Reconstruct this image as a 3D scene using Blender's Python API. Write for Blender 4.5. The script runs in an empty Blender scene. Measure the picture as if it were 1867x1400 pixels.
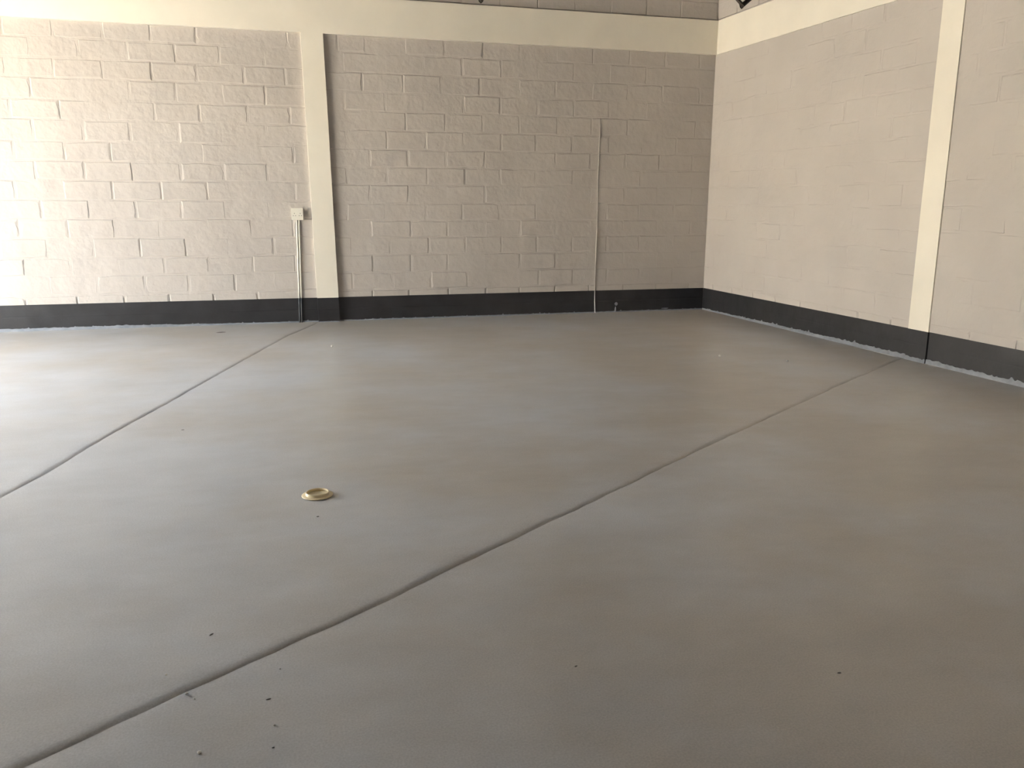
import bpy, bmesh, math, random
from mathutils import Vector, Matrix, noise

scn = bpy.context.scene
COL = scn.collection
rnd = random.Random(7)

# ------------------------------------------------------------------ camera
F_PX, PITCH, YAW, ROLL = 1527.3, 0.21728, 0.26744, 0.004532
EYE = Vector((-5.370, -10.039, 1.420))
cy, sy, cp, sp, cr, sr = (math.cos(YAW), math.sin(YAW), math.cos(PITCH), math.sin(PITCH),
                          math.cos(ROLL), math.sin(ROLL))
R0 = Vector((cy, -sy, 0)); V0 = Vector((sy * sp, cy * sp, cp)); FW = Vector((sy * cp, cy * cp, -sp))
RT = R0 * cr + V0 * sr; UP = V0 * cr - R0 * sr
cam_d = bpy.data.cameras.new('camera'); cam = bpy.data.objects.new('camera', cam_d); COL.objects.link(cam)
cam_d.sensor_width = 36.0; cam_d.sensor_fit = 'HORIZONTAL'; cam_d.lens = F_PX / 1867 * 36.0
cam_d.clip_start = 0.05; cam_d.clip_end = 300
m = Matrix((RT, UP, -FW)).transposed().to_4x4(); m.translation = EYE
cam.matrix_world = m
scn.camera = cam

# ------------------------------------------------------------------ world, sun, exposure
world = bpy.data.worlds.new('sky'); scn.world = world; world.use_nodes = True
bg = world.node_tree.nodes['Background']
bg.inputs['Color'].default_value = (0.77, 0.885, 1.0, 1); bg.inputs['Strength'].default_value = 2.6
sun_d = bpy.data.lights.new('sun', 'SUN'); sun_d.energy = 13.5; sun_d.angle = 0.009; sun_d.color = (1.0, 0.95, 0.86)
sun = bpy.data.objects.new('sun', sun_d); COL.objects.link(sun)
sun.rotation_euler = Vector((0.42, 0.30, 0.86)).to_track_quat('Z', 'Y').to_euler()
# the doorway in the left wall, used as a sampling portal for the sky
XL = -11.2                      # inner face of the left wall
DOORS = [(-4.9, -0.75)]; DH = 3.3   # door openings along it
for y0, y1 in DOORS:
    por_d = bpy.data.lights.new('door_portal', 'AREA'); por_d.shape = 'RECTANGLE'
    por_d.size = DH; por_d.size_y = y1 - y0; por_d.cycles.is_portal = True
    por = bpy.data.objects.new('door_portal', por_d); COL.objects.link(por)
    por.location = (XL - 0.1, (y0 + y1) / 2, DH / 2); por.rotation_euler = (0, -math.pi / 2, 0)
scn.view_settings.view_transform = 'Standard'; scn.view_settings.look = 'None'
scn.view_settings.gamma = 1.0; scn.view_settings.use_curve_mapping = False
scn.view_settings.exposure = 3.12
scn.cycles.max_bounces = 12; scn.cycles.diffuse_bounces = 8
scn.cycles.use_denoising = True

# ------------------------------------------------------------------ helpers
def link(name, me, mat=None, parent=None):
    o = bpy.data.objects.new(name, me); COL.objects.link(o)
    if mat is not None: me.materials.append(mat)
    if parent is not None: o.parent = parent
    return o

def from_bm(name, bm, mat=None, parent=None, smooth=False):
    bmesh.ops.recalc_face_normals(bm, faces=bm.faces)
    me = bpy.data.meshes.new(name); bm.to_mesh(me); bm.free()
    if smooth:
        for p in me.polygons: p.use_smooth = True
    return link(name, me, mat, parent)

def empty(name, loc=(0, 0, 0), rz=0.0):
    o = bpy.data.objects.new(name, None); COL.objects.link(o); o.location = loc; o.rotation_euler = (0, 0, rz)
    o.empty_display_size = 0.05
    return o

def tag(o, label=None, cat=None, group=None, kind=None):
    if label: o['label'] = label
    if cat: o['category'] = cat
    if group: o['group'] = group
    if kind: o['kind'] = kind
    return o

def box(bm, x0, x1, y0, y1, z0, z1):
    vs = [bm.verts.new((x, y, z)) for x in (x0, x1) for y in (y0, y1) for z in (z0, z1)]
    for a in ((0, 1, 3, 2), (4, 6, 7, 5), (0, 4, 5, 1), (2, 3, 7, 6), (0, 2, 6, 4), (1, 5, 7, 3)):
        bm.faces.new([vs[i] for i in a])
    return vs

def tube(bm, pts, r, seg=10, cap=True):
    rings = []
    for i, p in enumerate(pts):
        p = Vector(p)
        t = (Vector(pts[min(i + 1, len(pts) - 1)]) - Vector(pts[max(i - 1, 0)])).normalized()
        a = t.orthogonal().normalized(); b = t.cross(a)
        rr = r[i] if isinstance(r, (list, tuple)) else r
        rings.append([bm.verts.new(p + (a * math.cos(k * 2 * math.pi / seg) + b * math.sin(k * 2 * math.pi / seg)) * rr)
                      for k in range(seg)])
    for i in range(1, len(rings)):
        A, B = rings[i - 1], rings[i]
        # keep ring phase aligned
        off = min(range(seg), key=lambda o: (A[0].co - B[o].co).length)
        for k in range(seg):
            bm.faces.new((A[k], A[(k + 1) % seg], B[(k + 1 + off) % seg], B[(k + off) % seg]))
        rings[i] = [B[(k + off) % seg] for k in range(seg)]
    if cap:
        bm.faces.new(rings[0]); bm.faces.new(rings[-1])

def lathe(bm, prof, seg=48):
    rings = []
    for r, z in prof:
        if r < 1e-6: rings.append([bm.verts.new((0, 0, z))])
        else: rings.append([bm.verts.new((r * math.cos(k * 2 * math.pi / seg), r * math.sin(k * 2 * math.pi / seg), z)) for k in range(seg)])
    for A, B in zip(rings, rings[1:]):
        for k in range(seg):
            k2 = (k + 1) % seg
            if len(A) == 1: bm.faces.new((A[0], B[k], B[k2]))
            elif len(B) == 1: bm.faces.new((A[k], A[k2], B[0]))
            else: bm.faces.new((A[k], A[k2], B[k2], B[k]))

def nz(x, y, z=0.0, s=1.0):
    return noise.noise(Vector((x * s, y * s, z * s)))

# ------------------------------------------------------------------ materials
def mat(name, col, rough=0.6, metal=0.0, var=0.06, vscale=3.0, bumps=(), col2=None, spec=0.5, detail=4.0):
    """bumps: list of (noise scale, strength, distance)"""
    M = bpy.data.materials.new(name); M.use_nodes = True
    nt = M.node_tree; N = nt.nodes; L = nt.links
    b = N['Principled BSDF']
    b.inputs['Roughness'].default_value = rough; b.inputs['Metallic'].default_value = metal
    b.inputs['Specular IOR Level'].default_value = spec
    geo = N.new('ShaderNodeNewGeometry')
    n1 = N.new('ShaderNodeTexNoise'); n1.inputs['Scale'].default_value = vscale; n1.inputs['Detail'].default_value = detail
    L.new(geo.outputs['Position'], n1.inputs['Vector'])
    mx = N.new('ShaderNodeMix'); mx.data_type = 'RGBA'
    c2 = col2 or tuple(c * (1 - var * 2) for c in col)
    mx.inputs[6].default_value = (*c2, 1); mx.inputs[7].default_value = (*[min(1, c * (1 + var * .5)) for c in col], 1)
    rmp = N.new('ShaderNodeMapRange'); rmp.inputs[1].default_value = 0.3; rmp.inputs[2].default_value = 0.7
    L.new(n1.outputs['Fac'], rmp.inputs[0]); L.new(rmp.outputs[0], mx.inputs[0])
    L.new(mx.outputs[2], b.inputs['Base Color'])
    prev = None
    for sc, st, di in bumps:
        nb = N.new('ShaderNodeTexNoise'); nb.inputs['Scale'].default_value = sc; nb.inputs['Detail'].default_value = 3.0
        L.new(geo.outputs['Position'], nb.inputs['Vector'])
        bp = N.new('ShaderNodeBump'); bp.inputs['Strength'].default_value = st; bp.inputs['Distance'].default_value = di
        L.new(nb.outputs['Fac'], bp.inputs['Height'])
        if prev: L.new(prev.outputs['Normal'], bp.inputs['Normal'])
        prev = bp
    if prev: L.new(prev.outputs['Normal'], b.inputs['Normal'])
    return M

M_WALL = mat('grey_wall_paint', (0.50, 0.462, 0.428), 0.62, var=0.035, vscale=1.6,
             bumps=((6, 0.9, 0.012), (22, 0.7, 0.004), (60, 0.35, 0.0015)), spec=0.35)
M_CREAM = mat('cream_plaster_paint', (0.80, 0.755, 0.66), 0.6, var=0.03, vscale=2.0,
              bumps=((14, 0.25, 0.003), (90, 0.2, 0.0006)), spec=0.35)
M_BLACK = mat('black_skirting_paint', (0.022, 0.022, 0.025), 0.42, var=0.2, vscale=5.0,
              bumps=((10, 0.5, 0.006), (60, 0.3, 0.0015)), spec=0.65)
M_SPLASH = mat('floor_paint_on_skirting', (0.25, 0.265, 0.295), 0.45, var=0.12, vscale=14, bumps=((60, 0.4, 0.002),))
M_STEEL = mat('dark_painted_steel', (0.055, 0.045, 0.038), 0.5, metal=0.3, var=0.2, vscale=12)
M_ROOF = mat('roof_sheet_metal', (0.22, 0.215, 0.20), 0.55, metal=0.0, var=0.1)
M_OUT = mat('dry_sandy_yard', (0.68, 0.60, 0.49), 0.95, var=0.1, vscale=0.6, bumps=((8, 0.4, 0.01),))
M_BOUNCE = mat('cream_bounce_wall', (0.72, 0.665, 0.58), 0.9, var=0.05, vscale=0.5)
M_PLASTIC = mat('ivory_plastic', (0.80, 0.77, 0.68), 0.35, var=0.01)
M_HOLE = mat('socket_dark', (0.05, 0.045, 0.04), 0.7, var=0.0)
M_BRASS = mat('yellow_brass', (0.82, 0.69, 0.46), 0.28, metal=0.0, var=0.05, vscale=30)
M_PIPE = mat('painted_conduit', (0.72, 0.69, 0.62), 0.45, var=0.05, vscale=10)
M_PIPEB = mat('dark_painted_conduit', (0.060, 0.064, 0.072), 0.45, var=0.2, vscale=14)
M_CHIP = mat('white_plaster_crumb', (0.78, 0.76, 0.72), 0.8, var=0.05)
M_LEAF = mat('dark_dry_scrap', (0.13, 0.115, 0.105), 0.8, var=0.2)

def floor_material():
    M = bpy.data.materials.new('grey_floor_paint'); M.use_nodes = True
    nt = M.node_tree; N = nt.nodes; L = nt.links; b = N['Principled BSDF']
    geo = N.new('ShaderNodeNewGeometry')
    def noise_n(scale, detail, rough=0.55, rot=0.0, sx=1.0, syy=1.0):
        mp = N.new('ShaderNodeMapping'); mp.inputs['Rotation'].default_value[2] = rot
        mp.inputs['Scale'].default_value = (sx, syy, 1)
        L.new(geo.outputs['Position'], mp.inputs['Vector'])
        n = N.new('ShaderNodeTexNoise'); n.inputs['Scale'].default_value = scale
        n.inputs['Detail'].default_value = detail; n.inputs['Roughness'].default_value = rough
        L.new(mp.outputs[0], n.inputs['Vector']); return n
    # brown dust patches over bluish grey, with painted skylight mixed in
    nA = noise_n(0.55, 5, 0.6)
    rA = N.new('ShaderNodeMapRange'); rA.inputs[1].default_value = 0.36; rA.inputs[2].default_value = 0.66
    # bluish skylight painted into the colour around one spot, dusty brown beyond it
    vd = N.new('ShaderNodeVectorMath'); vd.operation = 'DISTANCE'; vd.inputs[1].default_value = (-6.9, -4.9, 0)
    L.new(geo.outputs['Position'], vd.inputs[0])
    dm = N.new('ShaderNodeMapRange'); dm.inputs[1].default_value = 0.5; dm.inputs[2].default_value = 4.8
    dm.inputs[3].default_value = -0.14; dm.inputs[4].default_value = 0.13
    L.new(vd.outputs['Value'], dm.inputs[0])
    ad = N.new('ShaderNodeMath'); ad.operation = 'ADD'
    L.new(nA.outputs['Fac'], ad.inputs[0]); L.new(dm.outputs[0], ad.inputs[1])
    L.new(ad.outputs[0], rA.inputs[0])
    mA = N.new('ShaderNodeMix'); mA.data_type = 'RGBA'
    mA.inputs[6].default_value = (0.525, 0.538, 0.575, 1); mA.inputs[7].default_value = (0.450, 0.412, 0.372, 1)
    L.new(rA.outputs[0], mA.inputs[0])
    # streaks left by the trowel
    nS = noise_n(2.6, 6, 0.65, rot=0.6, sx=0.7, syy=1.3)
    rS = N.new('ShaderNodeMapRange'); rS.inputs[1].default_value = 0.35; rS.inputs[2].default_value = 0.65
    rS.inputs[3].default_value = 0.93; rS.inputs[4].default_value = 1.05
    L.new(nS.outputs['Fac'], rS.inputs[0])
    mS = N.new('ShaderNodeMix'); mS.data_type = 'RGBA'; mS.blend_type = 'MULTIPLY'; mS.inputs[0].default_value = 1.0
    L.new(mA.outputs[2], mS.inputs[6]); L.new(rS.outputs[0], mS.inputs[7])
    # fine speckle
    nF = noise_n(160, 2)
    rF = N.new('ShaderNodeMapRange'); rF.inputs[1].default_value = 0.3; rF.inputs[2].default_value = 0.7
    rF.inputs[3].default_value = 0.88; rF.inputs[4].default_value = 1.08
    L.new(nF.outputs['Fac'], rF.inputs[0])
    mF = N.new('ShaderNodeMix'); mF.data_type = 'RGBA'; mF.blend_type = 'MULTIPLY'; mF.inputs[0].default_value = 1.0
    L.new(mS.outputs[2], mF.inputs[6]); L.new(rF.outputs[0], mF.inputs[7])
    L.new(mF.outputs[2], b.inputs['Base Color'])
    # sheen varies with the dust
    rR = N.new('ShaderNodeMapRange'); rR.inputs[3].default_value = 0.285; rR.inputs[4].default_value = 0.36
    L.new(nS.outputs['Fac'], rR.inputs[0]); L.new(rR.outputs[0], b.inputs['Roughness'])
    b.inputs['Specular IOR Level'].default_value = 0.5
    nB = noise_n(1.6, 3, 0.5, rot=0.6, sx=0.7, syy=1.3)
    b1 = N.new('ShaderNodeBump'); b1.inputs['Strength'].default_value = 0.5; b1.inputs['Distance'].default_value = 0.02
    L.new(nB.outputs['Fac'], b1.inputs['Height'])
    b2 = N.new('ShaderNodeBump'); b2.inputs['Strength'].default_value = 0.5; b2.inputs['Distance'].default_value = 0.004
    nC = noise_n(7, 6, 0.6, rot=0.6, sx=0.8, syy=1.2)
    L.new(nC.outputs['Fac'], b2.inputs['Height']); L.new(b1.outputs['Normal'], b2.inputs['Normal'])
    L.new(b2.outputs['Normal'], b.inputs['Normal'])
    return M
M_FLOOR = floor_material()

# ------------------------------------------------------------------ dimensions
ZB, ZT, ZN = 3.183, 3.577, 0.284          # ring beam bottom, top; skirting band top
ROOF_Z = 4.7
BOUNCE_H = 5.0
CANOPY = None
WANG = math.atan(0.03538)
RWROT = -math.pi / 2 + WANG               # rotation of the right wall's own frame
YF = -12.6                                # wall behind the camera
PL0, PR0, LEAN = -4.981, -4.739, -0.01876 # pilaster on the back wall (leans a little)
QL, QR = 3.685, 3.926                     # pilaster on the right wall (along the wall)
PIL_D, QIL_D = 0.045, 0.013               # how far pilasters and beams stand proud
RW_LEN = 12.9

def pil_l(z): return PL0 + LEAN * z
def pil_r(z): return PR0 + LEAN * z

# ------------------------------------------------------------------ floor: slabs with joints between
J1 = [(-4.985, 0.02), (-5.014, -0.154), (-5.343, -0.977), (-5.865, -2.707), (-6.104, -3.517), (-6.373, -4.411),
      (-6.527, -4.951), (-6.628, -5.359), (-6.742, -5.688), (-7.55, -8.4), (-8.75, -12.62)]
J2 = [(0.14, -3.635), (0.055, -3.69), (-1.18, -4.503), (-3.107, -5.831), (-3.909, -6.409), (-4.271, -6.66), (-4.635, -6.912),
      (-4.895, -7.105), (-5.077, -7.237), (-5.279, -7.372), (-5.457, -7.485), (-5.705, -7.650), (-5.939, -7.815),
      (-6.065, -7.895), (-7.72, -8.95)]
J2[-1] = (-7.50, -8.85)

def resample(P, step):
    out = []
    for a, b in zip(P, P[1:]):
        a = Vector((*a, 0)); b = Vector((*b, 0)); n = max(1, int((b - a).length / step))
        for i in range(n): out.append(a.lerp(b, i / n))
    out.append(Vector((*P[-1], 0)))
    # smooth
    for _ in range(6):
        out = [out[0]] + [(out[i - 1] + out[i] * 2 + out[i + 1]) / 4 for i in range(1, len(out) - 1)] + [out[-1]]
    return out

J1s = resample(J1, 0.04); J2s = resample(J2, 0.04)

def offset_line(P, s, wob, seed):
    out = []
    for i, p in enumerate(P):
        t = (P[min(i + 1, len(P) - 1)] - P[max(i - 1, 0)]).normalized()
        n = Vector((-t.y, t.x, 0))
        w = wob * nz(p.x, p.y, seed, 4.0) + wob * 0.6 * nz(p.x, p.y, seed + 3, 14.0)
        c = 0.006 * nz(p.x, p.y, 40.0, 3.0) + 0.005 * nz(p.x, p.y, 44.0, 10.0)
        out.append(p + n * (s + c + (w if s else 0)))
    return out

def edge_strip(bm, P, side, prof, seed):
    """cross-section along a joint; returns the last row (where the slab turns flat)"""
    rows = []
    for s, z in prof:
        o = offset_line(P, side * s, 0.004, seed)
        rows.append([bm.verts.new((q.x, q.y, z + (0.0012 * nz(q.x, q.y, seed, 6.0) if z > -0.003 and z != 0 else 0))) for q in o])
    for A, B in zip(rows, rows[1:]):
        for i in range(len(A) - 1): bm.faces.new((A[i], A[i + 1], B[i + 1], B[i]))
    return rows[-1]

# the right-hand normal side: for J1 (running towards the camera) n points to the room's right
LIP = [(0.0, -0.0036), (0.005, -0.0022), (0.012, 0.0008), (0.035, 0.0022), (0.09, 0.0012), (0.18, 0.0)]
DIP = [(0.0, -0.0036), (0.008, -0.0028), (0.022, -0.0014), (0.040, -0.0013), (0.085, -0.0004), (0.18, 0.0)]
bm = bmesh.new(); box(bm, XL - 0.2, 0.5, YF - 0.1, 0.2, -0.2, -0.014)
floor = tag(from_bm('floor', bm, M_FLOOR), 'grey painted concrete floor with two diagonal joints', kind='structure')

def slab(borders, seed):
    """borders: list of ('j', points, side, profile) or plain xy corner"""
    bm = bmesh.new(); ring = []
    for b in borders:
        if b[0] == 'j':
            row = edge_strip(bm, b[1], b[2], b[3], seed)
            ring += row if not b[4] else row[::-1]
        else:
            ring.append(bm.verts.new((b[0], b[1], 0.0)))
    f = bm.faces.new(ring); bmesh.ops.triangulate(bm, faces=[f])
    for f in bm.faces:
        if f.normal.z < 0: f.normal_flip()
    me = bpy.data.meshes.new('floor_slab'); bm.to_mesh(me); bm.free()
    for p in me.polygons: p.use_smooth = True
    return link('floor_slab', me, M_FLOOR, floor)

# left of joint 1: n of J1 (travelling -y) is (+x) -> side -1 lies to the left
slab([('j', J1s, -1, LIP, False), (XL - 0.2, YF - 0.1), (XL - 0.2, 0.1)], 1.0)
# between the joints; J2 travels to the lower left, n = (-ty, tx): side -1 is the far side
J1c = [p for p in J1s if p.y > -8.25]
J2c = [p for p in J2s if p.x > -7.18]
slab([('j', J1c, 1, DIP, True), (0.45, 0.1), ('j', J2c, -1, LIP, False)], 2.0)
# right of / nearer than joint 2
J1d = [p for p in J1s if p.y < -9.2]
slab([('j', J2c, 1, DIP, True), (0.5, -3.5), (0.5, YF - 0.1), ('j', J1d, 1, DIP, True)], 3.0)

# ------------------------------------------------------------------ walls
# block courses read off the photograph: heights of the bed joints, places of the head joints
BED_L = [ZB, 3.012, 2.816, 2.622, 2.409, 2.214, 1.992, 1.793, 1.593, 1.390, 1.188, 0.985, 0.776, 0.586, 0.378, ZN]
BED_R = [ZB, 3.010, 2.800, 2.595, 2.389, 2.181, 1.974, 1.774, 1.577, 1.364, 1.166, 0.975, 0.772, 0.566, 0.361, ZN]
JL = {1: [-7.96, -7.50, -7.031, -6.57, -6.12, -5.665, -5.182],
      2: [-7.733, -7.277, -6.812, -6.343, -5.895, -5.436], 3: [-7.968, -7.528, -7.068, -6.589, -6.141, -5.654, -5.222],
      4: [-7.764, -7.285, -6.822, -6.363, -5.893, -5.448], 5: [-7.97, -7.513, -7.052, -6.592, -6.138, -5.643, -5.189],
      6: [-7.781, -7.303, -6.848, -6.362, -5.914, -5.46], 7: [-7.983, -7.506, -7.06, -6.603, -6.144, -5.653, -5.175],
      8: [-7.805, -7.336, -6.867, -6.374, -5.926, -5.467], 9: [-8.016, -7.555, -7.078, -6.586, -6.116, -5.657, -5.177],
      10: [-7.789, -7.327, -6.863, -6.399, -5.942, -5.465], 11: [-8.025, -7.553, -7.097, -6.634, -6.146, -5.672, -5.217],
      12: [-7.772, -7.321, -6.855, -6.385, -5.926, -5.444], 13: [-8.009, -7.559, -7.1, -6.621, -6.155, -5.677, -5.217],
      14: [-7.795, -7.319, -6.836, -6.38, -5.889, -5.468], 15: [-8.043, -7.535, -7.062, -6.597, -6.127, -5.651]}
JR = {1: [-4.643, -4.337, -3.894, -3.441, -2.99, -2.541, -2.095, -1.629, -1.155, -0.682, -0.213],
      2: [-4.591, -4.128, -3.686, -3.232, -2.766, -2.323, -1.87, -1.406, -0.931, -0.458],
      3: [-4.386, -3.922, -3.485, -3.024, -2.552, -2.095, -1.627, -1.163, -0.703, -0.194],
      4: [-4.595, -4.134, -3.68, -3.222, -2.779, -2.319, -1.861, -1.4, -0.914, -0.469],
      5: [-4.345, -3.901, -3.439, -2.993, -2.542, -2.067, -1.623, -1.153, -0.711, -0.229],
      6: [-4.574, -4.127, -3.669, -3.225, -2.765, -2.335, -1.867, -1.387, -0.94, -0.483],
      7: [-4.328, -3.884, -3.438, -2.967, -2.54, -2.081, -1.633, -1.169, -0.708, -0.252],
      8: [-4.589, -4.132, -3.663, -3.209, -2.778, -2.331, -1.851, -1.411, -0.953, -0.468],
      9: [-4.335, -3.887, -3.443, -2.968, -2.537, -2.082, -1.624, -1.155, -0.713, -0.238],
      10: [-4.605, -4.162, -3.683, -3.246, -2.791, -2.326, -1.879, -1.398, -0.961, -0.482],
      11: [-4.339, -3.87, -3.428, -2.969, -2.52, -2.068, -1.621, -1.17, -0.708, -0.238],
      12: [-4.568, -4.116, -3.657, -3.208, -2.763, -2.308, -1.847, -1.385, -0.942, -0.481],
      13: [-4.327, -3.873, -3.433, -2.988, -2.524, -2.061, -1.609, -1.156, -0.698, -0.23],
      14: [-4.57, -4.1, -3.637, -3.191, -2.727, -2.274, -1.833, -1.373, -0.919, -0.455],
      15: [-4.338, -3.906, -3.424, -2.957, -2.529, -2.063, -1.608, -1.143, -0.683, -0.213]}

def brick_into(bm, xb0, xt0, xb1, xt1, z0, z1, gap, proud, bev, sl=True, sr_=True, sb=True, st=True):
    """one wall block: outline with worn, uneven edges; y=-proud is its face, room side is -y.
    48 triangles; sl.. say which sides are joints (else the block butts against something)"""
    def P(u, v):
        a = xb0 + (xt0 - xb0) * v; b = xb1 + (xt1 - xb1) * v
        return a + (b - a) * u, z0 + (z1 - z0) * v
    uv = [(0, 0), (.33, 0), (.67, 0), (1, 0), (1, .5), (1, 1), (.67, 1), (.33, 1), (0, 1), (0, .5)]
    tl = [rnd.uniform(-0.0016, 0.0016) for _ in range(3)]; dep = rnd.uniform(0.0035, 0.0065)
    r0, r1, r2 = [], [], []
    for u, v in uv:
        x, z = P(u, v); ox = oz = 0.0
        if u == 0 and sl: ox = 1
        if u == 1 and sr_: ox = -1
        if v == 0 and sb: oz = 1
        if v == 1 and st: oz = -1
        j = gap * rnd.uniform(0.3, 1.7)
        corner = 1.3 if ox and oz else 1.0
        b = bev * rnd.uniform(0.55, 1.6) * corner
        x += ox * j; z += oz * j
        d = proud + tl[0] * (u - .5) * 2 + tl[1] * (v - .5) * 2
        r0.append(bm.verts.new((x, 0.02, z)))
        r1.append(bm.verts.new((x, -(d - dep), z)))
        r2.append(bm.verts.new((x + ox * b, -d, z + oz * b)))
    n = len(uv)
    for A, B in ((r0, r1), (r1, r2)):
        for i in range(n): bm.faces.new((A[i], A[(i + 1) % n], B[(i + 1) % n], B[i]))
    bm.faces.new(r2)

def make_wall(name, label, length0, length1, rows, parent_rot, loc, objs_until, mortar_amp, mortar_base, proud_rng, zone):
    """rows: list of (xb0,xt0,xb1,xt1,z0,z1,flags); blocks inside `zone` become objects, the rest one 'stuff' part"""
    bm = bmesh.new()
    # mortar bed: uneven grid, with the body of the wall behind
    step = 0.06; nx = int((length1 - length0) / step); nzz = int(ROOF_Z / step)
    G = []
    for i in range(nx + 1):
        x = length0 + (length1 - length0) * i / nx; col = []
        for k in range(nzz + 1):
            z = ROOF_Z * k / nzz
            h = mortar_base + mortar_amp * (nz(x, z, 1.7, 1.6) + 0.9 * nz(x, z, 5.1, 6.0))
            if z < ZN + 0.03: h = 0.012
            if abs(z - ZT) < 0.05: h = 0.014
            col.append(bm.verts.new((x, h, z)))
        G.append(col)
    for i in range(nx):
        for k in range(nzz): bm.faces.new((G[i][k], G[i + 1][k], G[i + 1][k + 1], G[i][k + 1]))
    box(bm, length0, length1, 0.021, 0.22, -0.1, ROOF_Z)
    bmesh.ops.recalc_face_normals(bm, faces=bm.faces)
    for f in bm.faces:
        if abs(f.normal.y) > 0.5 and f.calc_center_median().y < 0.02 and f.normal.y > 0: f.normal_flip()
    me = bpy.data.meshes.new(name); bm.to_mesh(me); bm.free()
    wall = tag(link(name, me, M_WALL), label, kind='structure')
    wall.location = loc; wall.rotation_euler = (0, 0, parent_rot)
    rest = bmesh.new(); nrest = 0
    for r in rows:
        pr = rnd.uniform(*proud_rng); gp = rnd.uniform(0.0015, 0.005); bv = rnd.uniform(0.008, 0.015)
        if zone(r):
            b = bmesh.new(); brick_into(b, *r[:6], gp, pr, bv, *r[6]); from_bm('brick', b, M_WALL, wall)
        else:
            brick_into(rest, *r[:6], gp, pr, bv, *r[6]); nrest += 1
    if nrest: tag(from_bm('brick_field', rest, M_WALL, wall), kind='stuff')
    else: rest.free()
    return wall

# rows for the back wall
rows = []
for c in range(1, 16):
    top = c == 1; bot = c == 15
    for beds, joints, x0f, x1f, lend, rend in ((BED_L, JL, None, pil_l, True, False), (BED_R, JR, pil_r, None, False, False)):
        z1, z0 = beds[c - 1], beds[c]
        js = list(joints[c])
        if x0f is None:
            while js[0] > XL + 0.5: js.insert(0, js[0] - 0.4585)
            ends = [(XL, XL)] + [(j, j) for j in js] + [(x1f(z0), x1f(z1))]
        else:
            ends = [(x0f(z0), x0f(z1))] + [(j, j) for j in js] + [(-0.004, -0.004)]
        if x0f is None and ends[-1][0] - ends[-2][0] < 0.06: ends.pop(-2)
        if x0f is not None and ends[1][0] - ends[0][0] < 0.06: ends.pop(1)
        for i in range(len(ends) - 1):
            a, b = ends[i], ends[i + 1]
            dz = 0.004 * nz(a[0], z0, 2.2, 0.8)
            rows.append((a[0], a[1], b[0], b[1], z0 + (0 if bot else dz), z1 + (0 if top else dz),
                         (i > 0, i < len(ends) - 2, not bot, not top)))
# courses above the beam
zz = [ZT + 0.020, 3.795, 4.0, 4.2, 4.4, 4.6]
for k in range(len(zz) - 1):
    x = -0.004; js = [-0.004]; first = -0.50 if k % 2 == 0 else -0.27
    x = first
    while x > XL: js.append(x); x -= 0.4565
    js.append(XL); js = sorted(js)
    for a, b in zip(js, js[1:]):
        rows.append((a, a, b, b, zz[k], zz[k + 1], (True, True, k > 0, True)))

wall_back = make_wall('wall_back', 'grey painted block wall behind the cream pilaster and beam', XL - 0.2, 0.2, rows, 0.0, (0, 0, 0),
                      None, 0.0034, 0.0006, (-0.0004, 0.0044),
                      lambda r: r[2] > -8.4 and (r[5] < ZB + .01 or (r[4] < 3.7 and r[2] > -4.3)))

# rows for the right wall (own frame: x runs along the wall away from the corner)
rows = []
for c in range(1, 16):
    z1, z0 = BED_R[c - 1], BED_R[c]; top = c == 1; bot = c == 15
    for x0, x1 in ((0.004, QL), (QR, RW_LEN)):
        js = []; x = (0.24 if c % 2 else 0.47)
        while x < x1 - 0.05:
            if x > x0 + 0.05: js.append(x + rnd.uniform(-0.012, 0.012))
            x += 0.4575
        ends = [x0] + js + [x1]
        for i in range(len(ends) - 1):
            a, b = ends[i], ends[i + 1]; dz = 0.004 * nz(a, z0, 9.2, 0.8)
            rows.append((a, a, b, b, z0 + (0 if bot else dz), z1 + (0 if top else dz), (i > 0, i < len(ends) - 2, not bot, not top)))
for k in range(len(zz) - 1):
    x = 0.2 if k % 2 else 0.43; js = [0.004]
    while x < RW_LEN: js.append(x); x += 0.4575
    js.append(RW_LEN)
    for a, b in zip(js, js[1:]):
        rows.append((a, a, b, b, zz[k], zz[k + 1], (True, True, k > 0, True)))
wall_right = make_wall('wall_right', 'grey painted block wall with the bright cream pilaster', -0.2, RW_LEN, rows, RWROT, (0, 0, 0),
                       None, 0.0030, 0.0004, (-0.0004, 0.0016),
                       lambda r: r[0] < 5.5 and (r[5] < ZB + .01 or (r[4] < 3.7 and r[0] < 1.4)))

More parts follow.
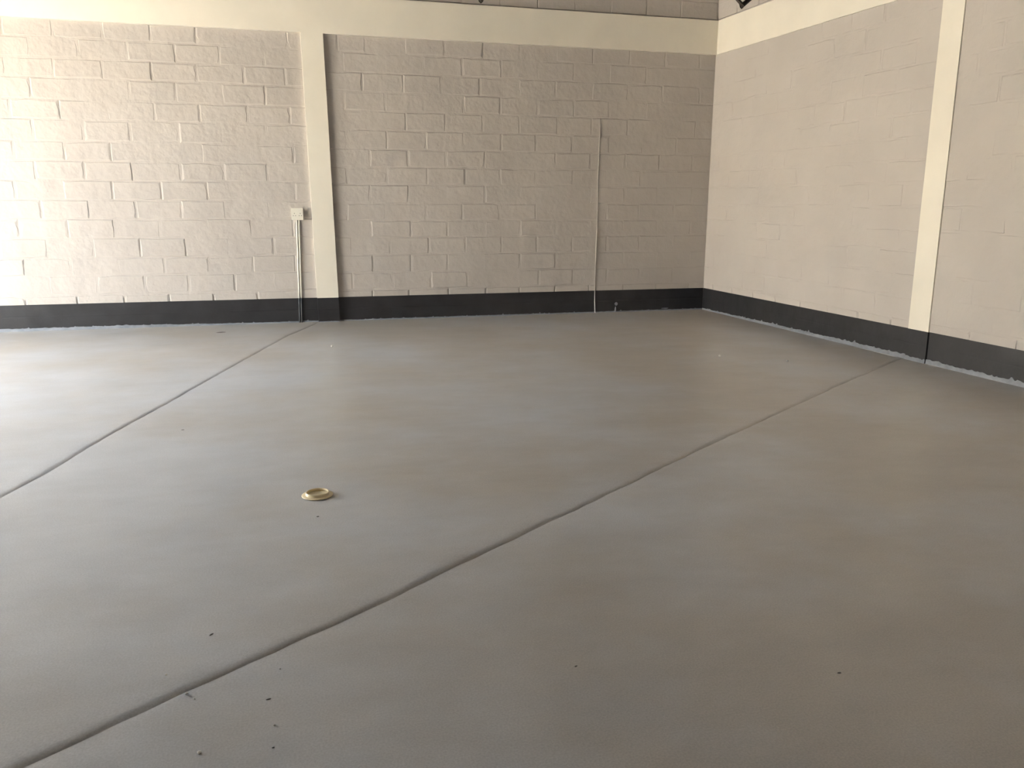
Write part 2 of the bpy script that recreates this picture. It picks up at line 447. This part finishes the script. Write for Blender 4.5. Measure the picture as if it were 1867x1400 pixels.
# ------------------------------------------------------------------ beams and pilasters
def noisy_panel(bm, quad, front, back, step, amp, seed, wob=0.0):
    """quad: f(u,v)->(x,z); front face at y=-front with slight unevenness, closed to y=back"""
    (ulen, vlen) = quad[1]; f = quad[0]
    nu = max(1, int(ulen / step)); nv = max(1, int(vlen / step))
    G = []
    for i in range(nu + 1):
        col = []
        for k in range(nv + 1):
            x, z = f(i / nu, k / nv)
            e = amp * (nz(x, z, seed, 1.5) + 0.4 * nz(x, z, seed + 2, 8.0))
            if wob and k == 0: z += wob * (nz(x, z, seed + 5, 9.0) + 0.7 * nz(x, z, seed + 6, 30.0))
            col.append(bm.verts.new((x, -front - e, z)))
        G.append(col)
    for i in range(nu):
        for k in range(nv): bm.faces.new((G[i][k], G[i + 1][k], G[i + 1][k + 1], G[i][k + 1]))
    rim = ([G[i][0] for i in range(nu + 1)] + [G[nu][k] for k in range(1, nv + 1)] +
           [G[i][nv] for i in range(nu - 1, -1, -1)] + [G[0][k] for k in range(nv - 1, 0, -1)])
    rb = [bm.verts.new((v.co.x, back, v.co.z)) for v in rim]
    n = len(rim)
    for i in range(n): bm.faces.new((rim[i], rim[(i + 1) % n], rb[(i + 1) % n], rb[i]))
    bm.faces.new(rb)

def rect(x0, x1, z0, z1): return (lambda u, v: (x0 + (x1 - x0) * u, z0 + (z1 - z0) * v), (x1 - x0, z1 - z0))

bm = bmesh.new(); noisy_panel(bm, rect(XL, -0.002, ZB, ZT), PIL_D, 0.02, 0.07, 0.0015, 1.0, wob=0.004)
beam_b = tag(from_bm('trim_1', bm, M_CREAM), 'cream plastered ring beam along the back wall', kind='structure')
bm = bmesh.new()
noisy_panel(bm, (lambda u, v: (pil_l(ZN + (ZB + .012 - ZN) * v) + (PR0 - PL0) * u, ZN + (ZB + .012 - ZN) * v), (PR0 - PL0, ZB - ZN)),
            PIL_D, 0.02, 0.06, 0.0015, 4.0)
pil_b = tag(from_bm('trim_2', bm, M_CREAM), 'cream plastered pilaster beside the wall socket', kind='structure')
bm = bmesh.new(); noisy_panel(bm, rect(0.03, RW_LEN, ZB, ZT), QIL_D, 0.02, 0.08, 0.0012, 7.0, wob=0.003)
beam_r = tag(from_bm('trim_3', bm, M_CREAM), 'bright cream ring beam along the right wall', kind='structure')
beam_r.rotation_euler = (0, 0, RWROT)
bm = bmesh.new(); noisy_panel(bm, rect(QL, QR, ZN, ZB + .012), QIL_D, 0.02, 0.08, 0.0012, 9.0)
pil_r_o = tag(from_bm('trim_4', bm, M_CREAM), 'bright cream pilaster on the right wall', kind='structure')
pil_r_o.rotation_euler = (0, 0, RWROT)

# ------------------------------------------------------------------ skirting bands
def skirt(bm, f, ulen, front, seed):
    """painted band with the ghost of a bed joint at 0.155 m"""
    nu = max(2, int(ulen / 0.045)); zs = [0, .03, .06, .09, .12, .143, .153, .163, .19, .22, .25, ZN]
    G = []
    for i in range(nu + 1):
        col = []
        for z in zs:
            x = f(i / nu, z)
            e = 0.0016 * (nz(x, z, seed, 2.0) + 0.8 * nz(x, z, seed + 3, 9.0))
            if abs(z - .153) < .002: e -= 0.003 * max(0, 0.4 + nz(x, 0, seed, 1.2))
            col.append(bm.verts.new((x, -front - e, z)))
        G.append(col)
    for i in range(nu):
        for k in range(len(zs) - 1): bm.faces.new((G[i][k], G[i + 1][k], G[i + 1][k + 1], G[i][k + 1]))
    rim = ([c[0] for c in G] + G[-1][1:] + [c[-1] for c in G[-2::-1]] + G[0][-2:0:-1])
    rb = [bm.verts.new((v.co.x, 0.02, v.co.z)) for v in rim]; n = len(rim)
    for i in range(n): bm.faces.new((rim[i], rim[(i + 1) % n], rb[(i + 1) % n], rb[i]))
    bm.faces.new(rb)

def splash(bm, x0, x1, front, hfun, seed):
    """ragged lip of floor paint brushed up the foot of the skirting"""
    n = max(2, int((x1 - x0) / 0.012)); top = []; bot = []; tb = []
    for i in range(n + 1):
        x = x0 + (x1 - x0) * i / n
        h = hfun(x) * (1 + 0.30 * nz(x, 0, seed, 5.0) + 0.28 * nz(x, 0, seed + 2, 22.0))
        h += 0.030 * max(0.0, nz(x, 0, seed + 4, 33.0) - 0.25) / 0.7
        h = max(h, 0.002)
        bot.append(bm.verts.new((x, -front - 0.007, 0.0)))
        top.append(bm.verts.new((x, -front - 0.0042, h)))
        tb.append(bm.verts.new((x, -front + 0.004, h + 0.001)))
    for i in range(n):
        bm.faces.new((bot[i], bot[i + 1], top[i + 1], top[i])); bm.faces.new((top[i], top[i + 1], tb[i + 1], tb[i]))

base_b = tag(empty('baseboard_back'), 'black painted skirting band along the back wall', kind='structure')
bm = bmesh.new(); skirt(bm, lambda u, z: XL + (pil_l(z) - XL) * u, PL0 - XL, 0.001, 1.0); from_bm('skirting_band', bm, M_BLACK, base_b)
bm = bmesh.new(); skirt(bm, lambda u, z: pil_r(z) + (-0.003 - pil_r(z)) * u, -PR0, 0.001, 2.0); from_bm('skirting_band', bm, M_BLACK, base_b)
bm = bmesh.new(); skirt(bm, lambda u, z: pil_l(z) + (PR0 - PL0) * u, 0.24, PIL_D, 3.0); from_bm('pilaster_band', bm, M_BLACK, base_b)
bm = bmesh.new()
splash(bm, XL, PL0 - 0.002, 0.001, lambda x: 0.030 - 0.016 * max(0, min(1, (x + 7.0) / 1.2)), 1.0)
from_bm('floor_paint_edge', bm, M_SPLASH, base_b)
bm = bmesh.new(); splash(bm, PR0 + 0.002, -0.01, 0.001, lambda x: 0.013, 3.0); from_bm('floor_paint_edge', bm, M_SPLASH, base_b)
bm = bmesh.new(); splash(bm, PL0, PR0, PIL_D, lambda x: 0.008, 5.0); from_bm('floor_paint_edge', bm, M_SPLASH, base_b)

base_r = tag(empty('baseboard_right'), 'black painted skirting band along the right wall', kind='structure')
base_r.rotation_euler = (0, 0, RWROT)
for x0, x1, fr, nm in ((0.0, QL, 0.001, 'skirting_band'), (QL, QR, QIL_D, 'pilaster_band'), (QR + 0.006, RW_LEN, 0.001, 'skirting_band')):
    bm = bmesh.new(); skirt(bm, lambda u, z, a=x0, b=x1: a + (b - a) * u, x1 - x0, fr, 11.0 + x0); from_bm(nm, bm, M_BLACK, base_r)
for x0, x1, fr in ((0.01, QL, 0.001), (QL, QR, QIL_D), (QR, RW_LEN, 0.001)):
    bm = bmesh.new(); splash(bm, x0, x1, fr, lambda x: 0.016 + 0.022 * min(1, x / 3.0), 21.0 + x0); from_bm('floor_paint_edge', bm, M_SPLASH, base_r)

# ------------------------------------------------------------------ left wall with the door opening, front wall, roof, yard
bm = bmesh.new()
edge = YF
for y0, y1 in sorted(DOORS):
    box(bm, XL - 0.22, XL, edge, y0, -0.1, ROOF_Z); box(bm, XL - 0.22, XL, y0, y1, DH, ROOF_Z); edge = y1
box(bm, XL - 0.22, XL, edge, 0.2, -0.1, ROOF_Z)
tag(from_bm('wall_left', bm, M_WALL), 'grey wall with the wide open vehicle doorway', kind='structure')
bm = bmesh.new(); box(bm, XL - 0.22, 0.8, YF - 0.22, YF, -0.1, ROOF_Z)
tag(from_bm('wall_front', bm, M_WALL), 'grey wall facing the block wall', kind='structure')
bm = bmesh.new()
xs = []; x = XL - 0.4
prof = ((0, 0), (0.05, 0), (0.07, 0.03), (0.13, 0.03), (0.15, 0))
pts = []
while x < 0.9:
    for dx, dz in prof[:-1]: pts.append((x + dx, dz))
    x += 0.15
A = [bm.verts.new((px, YF - 0.4, ROOF_Z + pz)) for px, pz in pts]; B = [bm.verts.new((px, 0.4, ROOF_Z + pz)) for px, pz in pts]
for i in range(len(pts) - 1): bm.faces.new((A[i], A[i + 1], B[i + 1], B[i]))
A2 = [bm.verts.new((px, YF - 0.4, ROOF_Z + .06 + pz)) for px, pz in pts]; B2 = [bm.verts.new((px, 0.4, ROOF_Z + .06 + pz)) for px, pz in pts]
for i in range(len(pts) - 1): bm.faces.new((A2[i], A2[i + 1], B2[i + 1], B2[i]))
tag(from_bm('ceiling', bm, M_ROOF), 'profiled metal roof sheeting over the room', kind='structure')
bm = bmesh.new()
f = bm.faces.new([bm.verts.new(p) for p in ((-70, -70, -0.03), (XL - 0.2, -70, -0.03), (XL - 0.2, 60, -0.03), (-70, 60, -0.03))])
tag(from_bm('ground', bm, M_OUT), 'dry sandy yard outside the doorway', kind='structure')

if CANOPY:
    bm = bmesh.new(); box(bm, XL - 0.22 - CANOPY[2], XL - 0.22, CANOPY[0], CANOPY[1], 3.25, 3.37)
    tag(from_bm('trim_5', bm, M_ROOF), 'flat canopy roof over the yard beside the building', kind='structure')
bm = bmesh.new(); box(bm, -24.3, -24.0, -40, 34, -0.1, BOUNCE_H)  # unseen wall, added to bounce sunlight through the doorway onto the right wall
tag(from_bm('wall_bounce', bm, M_BOUNCE), 'unseen cream wall added across the yard to bounce sunlight', kind='structure')

# ------------------------------------------------------------------ V-shaped roof braces
def brace(x, y, z, right_len, label):
    """two angle-iron arms meeting at a bolted gusset, rising to the roof (or to the side wall)"""
    t = tag(empty('roof_brace', (x, y, z)), label, 'roof brace')
    for s in (-1, 1):
        bm = bmesh.new()
        d = Vector((s * 0.78, 0, 0.626)).normalized(); n = Vector((d.z, 0, -d.x)) * s
        L = (ROOF_Z - z - 0.01) / d.z
        if s > 0 and right_len: L = right_len / d.x
        for w0, w1, y0, y1 in ((-0.019, 0.019, -0.003, 0.003), (0.013, 0.019, -0.038, -0.003)):
            vs = [bm.verts.new(d * t0 + n * w + Vector((0, yy + 0.0035 * s, 0.0))) for t0 in (-0.01, L) for w in (w0, w1) for yy in (y0, y1)]
            for a in ((0, 1, 3, 2), (4, 6, 7, 5), (0, 4, 5, 1), (2, 3, 7, 6), (0, 2, 6, 4), (1, 5, 7, 3)):
                bm.faces.new([vs[i] for i in a])
        from_bm('angle_arm', bm, M_STEEL, t)
    bm = bmesh.new()                              # gusset plate
    out = [(-0.034, 0.016), (-0.020, -0.020), (0, -0.036), (0.020, -0.020), (0.034, 0.016), (0, 0.012)]
    a = [bm.verts.new((px, 0.008, pz)) for px, pz in out]; b = [bm.verts.new((px, 0.014, pz)) for px, pz in out]
    bm.faces.new(a); bm.faces.new(b)
    for i in range(len(out)): bm.faces.new((a[i], a[(i + 1) % 6], b[(i + 1) % 6], b[i]))
    from_bm('gusset_plate', bm, M_STEEL, t)
    bm = bmesh.new(); tube(bm, [(0, -0.03, -0.012), (0, 0.03, -0.012)], 0.012, 6); from_bm('bolt', bm, M_STEEL, t)
    return t
brace(-0.575, -1.59, 3.412, 0.640, 'dark steel V-shaped roof brace fixed to the right wall above its beam')
brace(-3.380, -1.59, 3.296, None, 'dark steel V-shaped roof brace hanging free between pilaster and corner')

# ------------------------------------------------------------------ socket and conduits
sx, sz = -5.166, 1.243
so = tag(empty('wall_socket', (sx, 0, sz)), 'ivory square double socket on the wall above two conduits', 'socket')
bm = bmesh.new(); box(bm, -0.060, 0.060, -0.040, 0.001, -0.060, 0.060)
bmesh.ops.bevel(bm, geom=list(bm.edges), offset=0.004, segments=2, affect='EDGES'); from_bm('back_box', bm, M_PLASTIC, so)
bm = bmesh.new(); box(bm, -0.066, 0.066, -0.050, -0.0405, -0.066, 0.066)
bmesh.ops.bevel(bm, geom=list(bm.edges), offset=0.004, segments=2, affect='EDGES'); plate = from_bm('face_plate', bm, M_PLASTIC, so)
for ox in (-0.032, 0.032):
    bm = bmesh.new(); box(bm, ox - 0.010, ox + 0.010, -0.0545, -0.0495, 0.028, 0.050); from_bm('rocker_switch', bm, M_PLASTIC, plate)
    for hx, hz in ((0, 0.008), (-0.012, -0.018), (0.012, -0.018)):
        bm = bmesh.new(); tube(bm, [(ox + hx, -0.0506, hz), (ox + hx, -0.048, hz)], 0.0042, 10); from_bm('pin_hole', bm, M_HOLE, plate)

def conduit(x_top, x_bot, label):
    t = tag(empty('conduit_pipe', (0, 0, 0)), label, 'conduit', 'two conduits below the socket')
    xm = x_bot + (x_top - x_bot) * ZN / 1.18
    bm = bmesh.new()
    pts = [(xm + (x_top - xm) * i / 8 + 0.0012 * math.sin(i * 1.7), -0.012, ZN + (1.185 - ZN) * i / 8) for i in range(9)]
    tube(bm, pts, 0.0095, 12); from_bm('pipe_upper', bm, M_PIPE, t, True)
    bm = bmesh.new(); tube(bm, [(xm + (x_bot - xm) * i / 4, -0.0122, ZN * (1 - i / 4)) for i in range(5)], 0.0096, 12)
    o = from_bm('pipe_lower', bm, M_PIPEB, t, True); o['label'] = 'dark painted lower end of the conduit'
conduit(-5.174, -5.196, 'painted conduit below the socket, on the side away from the pilaster')
conduit(-5.149, -5.172, 'painted conduit below the socket, on the side of the pilaster')

# thin cable running down the back wall
t = tag(empty('wall_cable', (0, 0, 0)), 'thin pale cable running down the back wall between pilaster and corner', 'cable')
bm = bmesh.new()
zc = [2.386, 2.2, 2.0, 1.8, 1.643, 1.45, 1.25, 1.05, 0.85, 0.63, 0.45, ZN]
xc = [-1.515, -1.519, -1.522, -1.525, -1.526, -1.524, -1.522, -1.523, -1.528, -1.529, -1.531, -1.533]
yc = [-0.007, -0.007, -0.005, -0.0035, -0.003, -0.003, -0.0035, -0.006, -0.009, -0.007, -0.005, -0.006]
tube(bm, list(zip(xc, yc, zc)), [.004, .005, .005, .005, .005, .005, .005, .006, .008, .006, .005, .005], 8)
from_bm('painted_run', bm, M_WALL, t, True)
bm = bmesh.new(); tube(bm, [(-1.533, -0.007, ZN), (-1.531, -0.008, 0.15), (-1.526, -0.010, 0.05), (-1.524, -0.012, 0.0)], [.004, .005, .0065, .006], 8)
o = from_bm('bare_end', bm, M_CHIP, t, True); o['label'] = 'bare whitish cable end'

# plaster lumps stuck to the skirting
def lump(x, y, z, sx_, sy_, sz_, label, material, name='plaster_lump', cat='plaster lump', group=None, seg=7, rot=0.0):
    bm = bmesh.new(); bmesh.ops.create_icosphere(bm, subdivisions=2, radius=1.0)
    for v in bm.verts:
        k = 1 + 0.35 * noise.noise(v.co * 1.7 + Vector((x * 13, y * 7, z * 5)))
        v.co = Vector((v.co.x * sx_ * k, v.co.y * sy_ * k, v.co.z * sz_ * k))
    o = from_bm(name, bm, material); o.location = (x, y, z); o.rotation_euler = (0, 0, rot)
    tag(o, label, cat, group); return o
lump(-1.232, -0.004, 0.105, 0.022, 0.008, 0.024, 'pale plaster lump on the black skirting near the corner', M_SPLASH)
lump(-1.240, -0.005, 0.035, 0.010, 0.006, 0.036, 'pale plaster drip below the lump on the black skirting', M_SPLASH)
lump(-0.545, -0.006, 0.030, 0.050, 0.008, 0.008, 'long pale paint smear at the skirting foot near the corner', M_SPLASH)

# ------------------------------------------------------------------ the brass-coloured flanged ring on the floor
lid = tag(empty('floor_ring_cap', (-5.259, -6.045, 0.0)), 'yellow brass-coloured flanged ring cap lying on the floor', 'cap')
bm = bmesh.new(); lathe(bm, [(0, 0.001), (0.070, 0.001), (0.0755, 0.003), (0.0755, 0.005), (0.072, 0.0065), (0.045, 0.0075), (0, 0.0075)])
from_bm('flange', bm, M_BRASS, lid, True)
bm = bmesh.new(); lathe(bm, [(0.0575, 0.006), (0.0560, 0.017), (0.0552, 0.0195), (0.0535, 0.0205), (0.0515, 0.0200), (0.0505, 0.018), (0.0500, 0.006), (0.0575, 0.006)])
from_bm('collar', bm, M_BRASS, lid, True)
bm = bmesh.new(); box(bm, -0.047, 0.047, -0.004, 0.004, 0.0072, 0.0095)
bmesh.ops.bevel(bm, geom=list(bm.edges), offset=0.0015, segments=1, affect='EDGES'); o = from_bm('cross_rib', bm, M_BRASS, lid); o.rotation_euler = (0, 0, -0.2)
lid.rotation_euler = (0, 0, 0.1)

# ------------------------------------------------------------------ crumbs and scraps on the floor
JOINT = 'tiny white crumb beside the long diagonal floor joint'
OPEN = 'tiny white crumb on open floor away from the joints'
RWALL = 'white crumb on the floor in front of the right wall'
for x, y, r, lb in ((-5.704, -7.669, .0045, JOINT), (-5.645, -7.960, .0045, OPEN), (-5.774, -7.546, .003, JOINT), (-5.456, -7.889, .003, OPEN),
                    (-1.489, -3.166, .011, RWALL), (-1.016, -3.533, .010, RWALL), (-5.68, -7.70, .0025, JOINT),
                    (-4.936, -1.770, .010, 'white crumb on the floor in front of the pilaster'), (-5.44, -7.60, .0025, JOINT)):
    lump(x, y, r * 0.7, r * 1.2, r * 1.05, r * 0.9, lb, M_CHIP, 'plaster_crumb', 'crumb', 'white crumbs on the floor')
SPECK = 'small dark scrap lying flat on open grey floor'
for x, y, a, b, rot, lb in ((-6.037, -0.578, .065, .035, .15, 'broad dark scrap on the floor close to the black skirting'),
                            (-5.472, -7.756, .010, .004, .2, SPECK), (-5.660, -7.324, .011, .004, .9, SPECK),
                            (-3.780, -8.062, .009, .005, .1, SPECK), (-4.551, -7.819, .007, .004, .4, SPECK), (-5.458, -7.987, .005, .003, .3, SPECK),
                            (-6.02, -4.62, .012, .008, .1, 'small dark scrap beside the joint that starts at the pilaster'),
                            (-5.27, -6.33, .008, .006, .4, 'small dark speck beside the brass-coloured ring cap')):
    lump(x, y, 0.001, a * 0.8, b * 0.75, 0.0015, lb, M_LEAF, 'floor_scrap', 'scrap', 'dark scraps on the floor', rot=rot)
